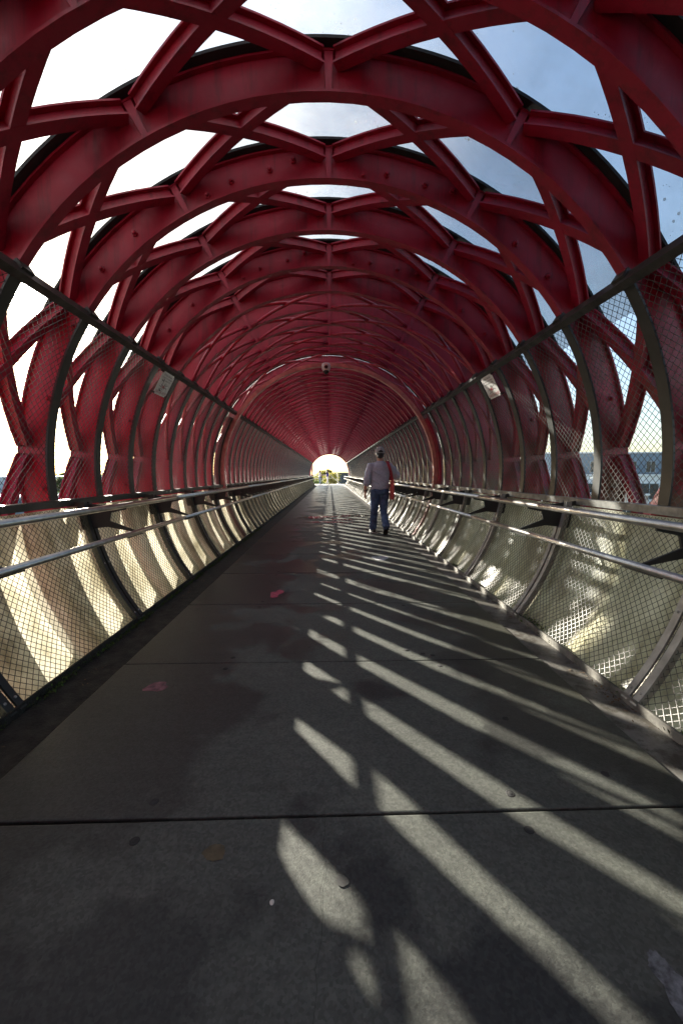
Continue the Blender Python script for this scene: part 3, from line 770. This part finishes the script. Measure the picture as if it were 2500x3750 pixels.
# ------------------------------------------------------------------ figures
def ell(b, c, rx, ry, rz, n=12, m=8):
    rings = []
    for i in range(1, m):
        t = math.pi * i / m
        rings.append([(c[0] + rx * math.sin(t) * math.cos(2 * math.pi * k / n), c[1] + ry * math.sin(t) * math.sin(2 * math.pi * k / n), c[2] - rz * math.cos(t)) for k in range(n)])
    b.loft(rings)
def limb(b, pts, rad, n=12):
    pts = [Vector(p) for p in pts]; b.tube(pts, rad, n)
    ell(b, pts[0], rad[0], rad[0], rad[0]); ell(b, pts[-1], rad[-1], rad[-1], rad[-1])
def stack(b, secs, n=20):
    """torso from elliptical slices (x, y, z, rx, ry)"""
    b.loft([[(x + rx * math.cos(2 * math.pi * k / n), y + ry * math.sin(2 * math.pi * k / n), z) for k in range(n)] for (x, y, z, rx, ry) in secs])
def fuse(b, name, mat, voxel, parent, sm=4, wrinkle=0, wscale=8):
    me = b.mesh(name, mat); ob = bpy.data.objects.new(name, me); C.objects.link(ob)
    md = ob.modifiers.new('r', 'REMESH'); md.mode = 'VOXEL'; md.voxel_size = voxel
    if sm:
        m2 = ob.modifiers.new('s', 'SMOOTH'); m2.iterations = sm; m2.factor = .5
    me2 = bpy.data.meshes.new_from_object(ob.evaluated_get(bpy.context.evaluated_depsgraph_get()))
    bpy.data.objects.remove(ob); me2.name = name
    if wrinkle:
        nr = [v.normal.copy() for v in me2.vertices]
        for v, n_ in zip(me2.vertices, nr):
            v.co += n_ * wrinkle * noise.noise(Vector((v.co.x * wscale, v.co.y * wscale, v.co.z * wscale * 1.6)))
    for p in me2.polygons: p.use_smooth = True
    if not me2.materials: me2.materials.append(mat)
    return put(name, me2, parent)
def hand(b, wrist, fwd, palmn, L=.17, side=1, curl=.5):
    """palm and five bent fingers; fwd = along the fingers, palmn = palm normal"""
    f = Vector(fwd).normalized(); pn = Vector(palmn).normalized(); sx = f.cross(pn).normalized() * side
    wv = Vector(wrist); pl = L * .5
    for u in (-.5, -.17, .17, .5): limb(b, [wv + sx * u * .028, wv + f * pl + sx * u * .058], [.015, .0135], 8)
    for i, (u, ln) in enumerate(((-.5, .82), (-.17, 1.0), (.17, .95), (.5, .75))):
        p = wv + f * pl + sx * u * .062; l = L * .5 * ln; d = f.copy(); pts = [p]
        for seg in range(3):
            d = (d + pn * curl * (.35 + .3 * seg)).normalized(); p = p + d * l / 3; pts.append(p)
        limb(b, pts, [.010, .009, .0085, .0075], 8)
    p = wv + f * pl * .25 - sx * .03; d = (f * .75 - sx * .65 + pn * .35).normalized()
    limb(b, [wv + f * .01, p, p + d * .035, p + d * .035 + (f + pn * .3).normalized() * .028], [.016, .013, .011, .009], 8)

def walking_man():
    man = empty('person', (1.0, 7.95, 0), R_(2))
    tag(man, 'person in grey cap, lilac-grey sweater and jeans walking away', 'person')
    # the body, one surface
    b = MB()
    stack(b, [(0, 0, .84, .13, .095), (0, -.005, .93, .152, .105), (0, 0, 1.05, .135, .095), (0, .005, 1.2, .155, .11), (0, 0, 1.33, .165, .105), (0, -.005, 1.40, .13, .08), (0, 0, 1.44, .06, .055)])
    limb(b, [(0, .0, 1.40), (0, .012, 1.52)], [.062, .056])
    ell(b, (0, .03, 1.605), .076, .098, .118, 16, 12); ell(b, (0, .055, 1.54), .05, .06, .05)
    ell(b, (0, .135, 1.585), .013, .018, .02)                                   # nose
    for s_ in (-1, 1): ell(b, (s_ * .078, .025, 1.595), .012, .022, .032)
    hipL, kneeL, ankL = (-.092, 0, .86), (-.098, .07, .47), (-.10, .19, .085)
    hipR, kneeR, ankR = (.092, 0, .86), (.085, .03, .46), (.095, -.26, .16)
    for h, k_, a in ((hipL, kneeL, ankL), (hipR, kneeR, ankR)):
        limb(b, [h, (Vector(h) + Vector(k_)) / 2, k_], [.088, .074, .056]); mid = Vector(k_).lerp(Vector(a), .35) + Vector((0, -.012, 0))
        limb(b, [k_, mid, a], [.055, .056, .036])
    limb(b, [(-.10, .19, .07), (-.10, .28, .045)], [.032, .025]); limb(b, [(.095, -.255, .185), (.097, -.21, .15)], [.03, .024])
    shL, elL, wrL = (-.195, 0, 1.37), (-.262, -.04, 1.10), (-.292, -.015, .86)
    shR, elR, wrR = (.195, 0, 1.37), (.345, .02, 1.165), (.23, .235, 1.19)
    limb(b, [(-.10, 0, 1.37), shL, elL], [.06, .058, .044]); limb(b, [elL, (-.282, -.03, 1.0), wrL], [.043, .042, .028])
    limb(b, [(.10, 0, 1.37), shR, elR], [.06, .058, .044]); limb(b, [elR, (.27, .13, 1.18), wrR], [.043, .041, .028])
    hand(b, wrL, (-.05, .12, -1), (.9, .35, 0), .165, 1, .45); hand(b, wrR, (-.35, .9, .25), (0, -.3, -1), .165, -1, .7)
    fuse(b, 'body', M['skin'], .0065, man, 3)
    # sweater with pushed-up sleeves
    b = MB()
    stack(b, [(.0, .0, .885, .170, .122), (.0, .0, .92, .183, .135), (.0, .0, .98, .188, .138), (0, .005, 1.08, .183, .132), (0, .005, 1.2, .186, .132), (0, 0, 1.31, .192, .125), (0, -.008, 1.385, .165, .10), (0, -.004, 1.43, .10, .078), (0, .003, 1.465, .070, .066)], 28)
    limb(b, [(-.10, 0, 1.36), (-.185, 0, 1.355), (-.235, -.02, 1.22), (-.262, -.035, 1.08), (-.268, -.032, 1.02)], [.075, .083, .075, .068, .070], 16)
    ell(b, (-.268, -.033, 1.015), .074, .074, .045)
    limb(b, [(.10, 0, 1.36), (.185, 0, 1.355), (.28, .005, 1.26), (.348, .02, 1.17)], [.075, .083, .074, .068], 16)
    limb(b, [(.348, .02, 1.17), (.318, .07, 1.165), (.285, .12, 1.175)], [.070, .066, .062], 14)
    for k, (zz, xx) in enumerate(((1.0, .0), (1.08, .03), (1.19, -.02))):
        limb(b, [(-.17 + xx, -.085, zz + .11), (-.05 + xx, -.132, zz + .03), (.1 + xx, -.118, zz - .05)], [.006, .012, .006], 8)
    fuse(b, 'sweater', M['sweater'], .0075, man, 4, .010, 10)
    # jeans
    b = MB()
    stack(b, [(0, -.005, .80, .155, .118), (0, -.008, .88, .168, .125), (0, -.005, .95, .158, .115), (0, 0, 1.0, .15, .108)], 24)
    ell(b, (-.075, -.055, .86), .085, .075, .09); ell(b, (.075, -.055, .86), .085, .075, .09)
    limb(b, [hipL, (-.096, .035, .66), kneeL, (-.10, .125, .27), (-.102, .185, .105)], [.104, .091, .075, .073, .076], 16)
    limb(b, [hipR, (.09, .02, .66), kneeR, (.09, -.115, .32), (.095, -.235, .185)], [.104, .091, .075, .074, .075], 16)
    fuse(b, 'jeans', M['denim'], .0075, man, 4, .011, 14)
    # shoes
    def shoe(ank, pitch, yaw):
        sh = MB(); secs = [(-.085, .030, .065), (-.06, .038, .085), (0, .040, .09), (.06, .043, .062), (.12, .045, .05), (.165, .038, .042), (.185, .02, .03)]
        sh.loft([[(w_ * math.cos(t), yy, .012 + max(0, h_ * (.5 + .5 * math.sin(t)))) for t in [2 * math.pi * k / 14 for k in range(14)]] for yy, w_, h_ in secs])
        so = MB(); so.loft([[(w_ * 1.08 * q, yy, zz) for q, zz in ((-1, 0), (1, 0), (1, .02), (-1, .02))] for yy, w_, h_ in secs])
        rot = (pitch, 0, yaw)
        r = build(sh, 'shoe', M['shoe'], man, True, ank, rot); build(so, 'sole', M['rubber'] if pitch < -.2 else M['solew'], r)
    shoe((-.10, .19, .002), 0, .12); shoe((.098, -.235, .108), R_(-38), -.06)
    # hair and cap
    b = MB(); ell(b, (0, .012, 1.60), .084, .098, .085, 18, 12); ell(b, (0, -.035, 1.555), .066, .06, .05)
    fuse(b, 'hair', M['hair'], .006, man, 2, .006, 60)
    b = MB(); n = 24
    b.loft([[(r * .088 * math.cos(t), .018 + r * .104 * math.sin(t), z) for t in [2 * math.pi * k / n for k in range(n)]] for r, z in ((1.0, 1.612), (1.02, 1.65), (.97, 1.685), (.82, 1.715), (.55, 1.735), (.2, 1.744))])
    cap = build(b, 'cap', M['cap'], man, True)
    b = MB(); b.loft([[(u * .078, .105 + d * (1 - u * u * .6), 1.622 + .012 * (1 - u * u) - d * .16) for u in (-1, -.6, -.2, .2, .6, 1)] + [(u * .078, .105 + d * (1 - u * u * .6), 1.617 + .012 * (1 - u * u) - d * .16) for u in (1, .6, .2, -.2, -.6, -1)] for d in (0, .045, .09)]); build(b, 'peak', M['cap'], cap, True)
    b = MB()
    b.loft([[(.045 * math.cos(t) * q, -.082 - .012 * math.sin(t) * q - .003, 1.628 + .042 * math.sin(t) * q) for t in [math.pi * k / 10 for k in range(11)]] for q in (1, .05)], caps=False)
    build(b, 'strap_opening', M['hair'], cap)
    b = MB(); b.tube([(-.045, -.083, 1.622), (0, -.0895, 1.619), (.045, -.083, 1.622)], .009, 6); build(b, 'adjuster', M['cap'], cap)
    b = MB(); b.tube([(-.29 + .036 * math.cos(t), -.018 + .036 * math.sin(t), .872) for t in [2 * math.pi * k / 16 for k in range(17)]], .009, 6); build(b, 'wristwatch', M['black'], man, True)
    return man
man = walking_man()
# tote bag carried on his shoulder
tb = empty('tote_bag', (1.245, 7.95, .70)); tag(tb, 'coral red canvas tote bag hanging from the walking man\'s right shoulder', 'bag')
b = MB(); W = [(-.19, .0), (-.10, -.028), (.0, -.034), (.10, -.028), (.19, 0), (.10, .03), (0, .036), (-.10, .03)]
b.loft([[(u2 * sc + .01 * (z_ - .2), u * ln, z_) for u, u2 in W] for z_, sc, ln in ((.0, .8, .95), (.02, 1.15, 1), (.18, 1.15, 1.0), (.33, .9, .96), (.40, .55, .93))]); build(b, 'bag_body', M['tote'], tb, True)
def strap(pts, wd=.028, th=.004):
    b = MB(); rings = []
    for p in pts:
        p = Vector(p); rings.append([p + Vector((-wd, 0, 0)) + Vector((0, -th, 0)), p + Vector((wd, 0, 0)) + Vector((0, -th, 0)), p + Vector((wd, 0, 0)) + Vector((0, th, 0)), p + Vector((-wd, 0, 0)) + Vector((0, th, 0))])
    b.loft(rings); return b
build(strap([(-.02, -.10, .38), (-.035, -.145, .48), (-.07, -.150, .60), (-.095, -.125, .69), (-.105, -.07, .748), (-.105, .0, .764)]), 'shoulder_strap', M['strap'], tb)
build(strap([(-.02, .10, .38), (-.035, .145, .48), (-.07, .155, .60), (-.095, .125, .69), (-.105, .07, .748), (-.105, .0, .762)]), 'shoulder_strap', M['strap'], tb)

def woman(loc, rz, label, top, legs, hairm, stride, arm_up):
    w_ = empty('person', loc, rz); tag(w_, label, 'person')
    b = MB()
    stack(b, [(0, 0, .80, .13, .10), (0, 0, .92, .155, .115), (0, 0, 1.04, .115, .09), (0, 0, 1.2, .14, .105), (0, 0, 1.32, .145, .09), (0, 0, 1.38, .06, .055)], 14)
    limb(b, [(0, 0, 1.34), (0, .01, 1.45)], [.05, .045]); ell(b, (0, .02, 1.53), .07, .09, .11); ell(b, (0, .115, 1.51), .012, .015, .018)
    st = stride
    limb(b, [(-.08, 0, .82), (-.08, st * .5, .45), (-.08, st, .07), (-.08, st + .12, .04)], [.085, .055, .036, .03], 8)
    limb(b, [(.08, 0, .82), (.08, -st * .2, .45), (.08, -st, .09), (.08, -st + .12, .04)], [.085, .055, .036, .03], 8)
    limb(b, [(-.16, 0, 1.31), (-.20, -.03, 1.06), (-.19, .06, .86), (-.18, .09, .78)], [.045, .036, .028, .03], 8)
    if arm_up: limb(b, [(.16, 0, 1.31), (.20, .03, 1.08), (.14, .26, 1.10), (.13, .34, 1.12)], [.045, .036, .028, .03], 8)
    else: limb(b, [(.16, 0, 1.31), (.20, -.03, 1.06), (.19, .06, .86), (.18, .09, .78)], [.045, .036, .028, .03], 8)
    fuse(b, 'body', M['skin'], .014, w_, 2)
    b = MB(); stack(b, [(0, 0, .88, .165, .125), (0, 0, .98, .14, .11), (0, 0, 1.2, .155, .12), (0, 0, 1.32, .16, .10), (0, 0, 1.40, .06, .06)], 14)
    for s_ in (-1, 1): limb(b, [(s_ * .13, 0, 1.32), (s_ * .19, 0, 1.2), (s_ * .20, .0, 1.1)], [.06, .056, .05], 8)
    fuse(b, 'top', top, .014, w_, 2, .008, 12)
    b = MB(); stack(b, [(0, 0, .78, .145, .115), (0, 0, .90, .165, .122), (0, 0, .97, .14, .105)], 14)
    limb(b, [(-.08, 0, .82), (-.08, st * .5, .45), (-.08, st, .12)], [.10, .074, .062], 8); limb(b, [(.08, 0, .82), (.08, -st * .2, .45), (.08, -st, .14)], [.10, .074, .062], 8)
    fuse(b, 'trousers', legs, .014, w_, 2, .006, 12)
    b = MB(); ell(b, (0, -.01, 1.56), .082, .09, .095)
    if hairm is M['hair']: limb(b, [(0, -.06, 1.52), (0, -.10, 1.38), (0, -.10, 1.22)], [.08, .085, .06], 10)
    else: limb(b, [(0, -.05, 1.52), (0, -.06, 1.42)], [.075, .06], 10)
    fuse(b, 'hair', hairm, .014, w_, 1, .008, 30)
    for s_, yy, z_ in ((-1, st, .0), (1, -st, .02)):
        b = MB(); b.loft([[(s_ * .08 + w2 * math.cos(t), yy + y2, z_ + h2 * (.5 + .5 * math.sin(t))) for t in [2 * math.pi * k / 8 for k in range(8)]] for y2, w2, h2 in ((-.07, .03, .08), (0, .04, .10), (.10, .042, .06), (.16, .03, .04))]); build(b, 'shoe', M['solew'], w_, True)
    return w_

# ------------------------------------------------------------------ end of the bridge
plat = MB(); plat.box(-2.6, 3.2, END_Y + .004, 49.5, -.4, -.01)
tag(build(plat, 'landing', M['paving']), kind='structure')
b = MB(); b.arc(2.12, 2.40, 0, .12, -126, 126, 60); me = b.mesh('end_frame', M['red']); autosmooth(me)
ef = put('end_frame', me, tube, (0, END_Y + .01, HC))
for side in (-1, 1):
    b = MB(); b.arc(2.05, 2.13, 0, .16, side * 62, side * 126, 24); me = b.mesh('end_trim', M['sign']); autosmooth(me); put('end_trim', me, tube, (0, END_Y + .02, HC))
rl = empty('end_railing', (-1.0, 48.5, 0)); tag(rl, 'dark post railing with white rails across the far landing', 'railing')
for px in (-1.05, .05, 1.1): 
    b = MB(); b.box(px - .035, px + .035, -.035, .035, -.01, 1.06); build(b, 'railing_post', M['black'], rl)
for z, hh in ((1.06, .035), (.66, .02)):
    b = MB(); b.box(-1.3, 1.25, -.03, .03, z, z + hh * 2); build(b, 'rail', M['sign'], rl)
b = MB(); b.tube([(1.2, 0, .95), (2.3, -.4, .02)], .03, 8); build(b, 'sloping_rail', M['sign'], rl)
b = MB(); b.add([(-1.02, 0.005, .05), (1.08, 0.005, .05), (1.08, 0.005, .62), (-1.02, 0.005, .62), (-1.02, .017, .05), (1.08, .017, .05), (1.08, .017, .62), (-1.02, .017, .62)], [(0, 1, 2, 3), (7, 6, 5, 4), (0, 4, 5, 1), (1, 5, 6, 2), (2, 6, 7, 3), (3, 7, 4, 0)])
sig = empty('signal_post', (-2.05, 46.2, 0)); tag(sig, 'slim red post with grey box at the left edge of the far opening', 'post')
b = MB(); b.box(-.05, .05, -.05, .05, 0, 2.3); build(b, 'post', M['red'], sig)
b = MB(); b.box(.06, .16, -.06, .06, 1.5, 2.2); build(b, 'box', M['sign'], sig)
woman((-1.12, 46.2, 0), R_(-70), 'person in white top and pale jeans standing by the far railing', M['white_top'], M['denim_pale'], M['hair_brown'], .05, True)
woman((-.25, 46.0, 0), R_(-55), 'person with long dark hair, blue top and white trousers walking at the far end', M['blue_top'], M['white_trousers'], M['hair'], .2, True)
lp = empty('street_lamp', (-.55, 70, -5)); tag(lp, 'thin tall street lamp rising behind the far railing', 'street lamp')
b = MB(); b.tube([(0, 0, 0), (0, 0, 5), (0, 0, 9.65)], [.09, .06, .045], 8); build(b, 'pole', M['galv'], lp, True)
b = MB(); b.tube([(0, 0, 9.6), (.12, 0, 9.68), (.3, 0, 9.66)], [.04, .05, .05], 8); build(b, 'arm', M['galv'], lp, True)
b = MB(); b.loft([[(x_, yy, zz) for yy, zz in ((-.14, 9.6), (.14, 9.6), (.10, 9.76), (-.10, 9.76))] for x_ in (.1, .75)]); build(b, 'lamp_head', M['b_dark'], lp)

def plant(name, cat, label, loc, trunk_h, rad, rz, leaf, num, lsize, seed, group, lean=0):
    rnd = random.Random(seed); t = empty(name, loc); tag(t, label, cat, group)
    b = MB(); b.tube([(0, 0, 0), (lean * .3, 0, trunk_h * .5), (lean, 0, trunk_h), (lean, .1, trunk_h + rz)], [rad * .07 + .03, rad * .055 + .02, rad * .04 + .015, .01], 7)
    cl = []
    for k in range(9):
        a = rnd.uniform(0, 6.28); e = rnd.uniform(-.3, 1); rr = rad * rnd.uniform(.45, .8)
        c = Vector((lean + rr * math.cos(a) * math.cos(e), rr * math.sin(a) * math.cos(e), trunk_h + rz * (.5 + .75 * math.sin(e) * .6))); cl.append((c, rad * rnd.uniform(.28, .5)))
        b.tube([(lean * .8, 0, trunk_h * rnd.uniform(.55, .95)), (lean + (c.x - lean) * .5, c.y * .5, (trunk_h + c.z) / 2), c], [.03 + rad * .02, .02 + rad * .01, .008], 5)
    build(b, 'trunk', M['bark'], t, True)
    cl.append((Vector((lean, 0, trunk_h + rz * .7)), rad * .6))
    b = MB()
    for _ in range(num):
        c, r = rnd.choice(cl); d = Vector((rnd.gauss(0, 1), rnd.gauss(0, 1), rnd.gauss(0, 1))).normalized() * r * rnd.uniform(.45, 1.1)
        p = c + Vector((d.x, d.y, d.z * .8)); e = Vector((rnd.gauss(0, 1), rnd.gauss(0, 1), rnd.gauss(0, .6))).normalized() * lsize * rnd.uniform(.6, 1.4)
        f_ = e.cross(Vector((rnd.gauss(0, 1), rnd.gauss(0, 1), rnd.gauss(0, 1)))).normalized() * lsize * rnd.uniform(.35, .6)
        b.add([p - e, p + f_, p + e, p - f_], [(0, 1, 2, 3)])
    build(b, 'crown', leaf, t); return t
gp = 'bushes and trees beyond the far landing'
plant('bush', 'bush', 'big yellow-green bush right of the far people', (.35, 52, -1.35), .9, 1.25, 1.7, M['leaf_y'], 2600, .075, 11, gp)
plant('bush', 'bush', 'low yellow-green bush behind the foot of the sloping white rail', (1.7, 51.4, -1.5), .5, 1.0, .9, M['leaf_y'], 1500, .07, 12, gp)
plant('bush', 'bush', 'green hedge plant behind the left of the far railing', (-1.9, 53, -2.2), 1.0, 1.3, 1.5, M['leaf_g'], 1800, .08, 13, gp)
plant('bush', 'bush', 'green hedge plant behind the middle of the far railing', (-.5, 53.5, -2.2), .9, 1.2, 1.3, M['leaf_g'], 1800, .08, 14, gp)
plant('tree', 'tree', 'yellowish pointed tree behind the two far people', (-1.3, 66, -4), 3.0, 1.2, 2.9, M['leaf_y'], 2200, .12, 15, gp)
plant('tree', 'tree', 'thin yellowish tree beside the street lamp pole', (-.1, 67, -4), 3.2, .9, 3.0, M['leaf_y'], 1600, .12, 16, gp)
plant('tree', 'tree', 'yellow-green round tree at the left of the far opening', (-3.4, 68, -4), 2.4, 1.9, 2.2, M['leaf_y'], 2200, .13, 17, gp)
gl_ = 'trees beside the line left of the tube'
for k, (x_, y_, tz, r_, lab) in enumerate(((-27.5, 43, 2.1, 2.2, 'dark green tree seen through the left mesh beside the white building'), (-23, 46, 1.7, 2.0, 'smaller dark tree further along the left mesh'), (-19, 50, 1.6, 2.0, 'low dark tree showing between the far left ribs'))):
    plant('tree', 'tree', lab, (x_, y_, -6.5), 4.6 + tz - 2.0, r_, 2.4, M['leaf_g'], 2600, .16, 40 + k, gl_)

def block(name, label, x0, x1, y0, y1, z0, z1, mat, rz=0, floors=None, group=None, roof=True, pl=(0, 0)):
    t = empty(name, ((x0 + x1) / 2, (y0 + y1) / 2, z0), rz); tag(t, label, 'building', group)
    W, D, H = (x1 - x0) / 2, (y1 - y0) / 2, z1 - z0
    b = MB(); b.box(-W, W, -D, D, 0, H); build(b, 'wall', mat, t)
    b = MB(); b.box(-W - .15, W + .15, -D - .15, D + .15, H + .003, H + .18); build(b, 'roof', M['b_white'] if mat is not M['b_dark'] else M['b_dark'], t)
    if floors:
        wz0, wz1, wd, gap, fm = floors; n_ = int((2 * W - .4) / (wd + gap))
        fb = MB(); fb.box(-wd / 2 - .07, wd / 2 + .07, -.05, .03, -.07, wz1 - wz0 + .07); fme = fb.mesh('window', fm)
        pb = MB(); pb.box(-wd / 2, wd / 2, -.06, -.052, 0, wz1 - wz0); pme = pb.mesh('pane', M['glass_dark'])
        mb_ = MB(); mb_.box(-.03, .03, -.07, -.061, 0, wz1 - wz0); mme = mb_.mesh('mullion', fm)
        for k in range(min(n_, 30)):
            wx = -W + .2 + gap / 2 + wd / 2 + k * (wd + gap)
            wo = put('window', fme, t, (wx, -D - .005, wz0 - z0)); put('pane', pme, wo); put('mullion', mme, wo)
    return t
block('warehouse', 'pale blue-grey flat roofed shed seen through the left mesh', -62, -33.5, 50, 62, -6.5, .75, M['b_blue'], 0, None)
block('warehouse', 'lower white edged slate-blue shed in front of the pale left shed', -56, -27.5, 40, 47, -6.5, -1.15, M['b_slate'], 0, None)
block('office_building', 'slate-blue office block with a row of dark windows beyond the right mesh', 28, 72, 52, 66, -6.5, 4.0, M['b_slate'], R_(-6), (1.5, 2.9, 1.1, 1.3, M['b_blue']))
block('office_building', 'white lower wing in front of the slate-blue office block', 24, 52, 44, 50, -6.5, 1.0, M['b_white'], R_(-6), (-1.6, .1, 1.9, 1.6, M['b_blue']))
block('office_building', 'small beige block with one window row in front of the white wing', 26.5, 33, 40.5, 43, -6.5, -1.0, M['b_beige'], R_(-6), (-3, -1.7, 1.2, 1.6, M['b_white']))
block('warehouse', 'dark grey flat building behind the bush at the far end', 1.9, 22, 90, 110, -6.5, 1.35, M['b_dark'])
block('warehouse', 'long distant pale building on the right horizon', 60, 130, 120, 140, -6.5, 3.0, M['b_blue'])
for k, (x_, y_) in enumerate(((22.5, 36), (25.8, 37.5))):
    lp2 = empty('mast', (x_, y_, -6.5)); tag(lp2, ['slim white mast standing before the white wing, nearer the tube', 'slim white mast standing before the white wing, further right'][k], 'mast', 'masts by the railway')
    b = MB(); b.tube([(0, 0, 0), (0, 0, 4), (0, 0, 7.9)], [.14, .11, .09], 8); build(b, 'pole', M['b_white'], lp2, True)
    b = MB(); b.tube([(-.9, 0, 7.3), (0, 0, 7.5), (.9, 0, 7.3)], .05, 6); build(b, 'cross_arm', M['b_white'], lp2, True)
# far wooded skyline
rnd = random.Random(77); b = MB()
for k in range(5200):
    a = rnd.uniform(-1.35, 1.35); d = rnd.uniform(230, 330); x_ = d * math.sin(a); y_ = d * math.cos(a)
    hmax = 6.3 + 1.6 * math.sin(a * 9) + 1.2 * math.sin(a * 23 + 1)
    p = Vector((x_, y_, -6.5 + rnd.uniform(0, hmax))); e = Vector((rnd.gauss(0, 1), rnd.gauss(0, 1), rnd.gauss(0, .7))).normalized() * rnd.uniform(1.2, 2.4)
    f_ = e.cross(Vector((rnd.gauss(0, 1), rnd.gauss(0, 1), rnd.gauss(0, 1)))).normalized() * rnd.uniform(.8, 1.6)
    b.add([p - e, p + f_, p + e, p - f_], [(0, 1, 2, 3)])
tag(build(b, 'distant_woods', M['leaf_g']), 'low line of distant woods along the horizon', 'woods', kind='stuff')
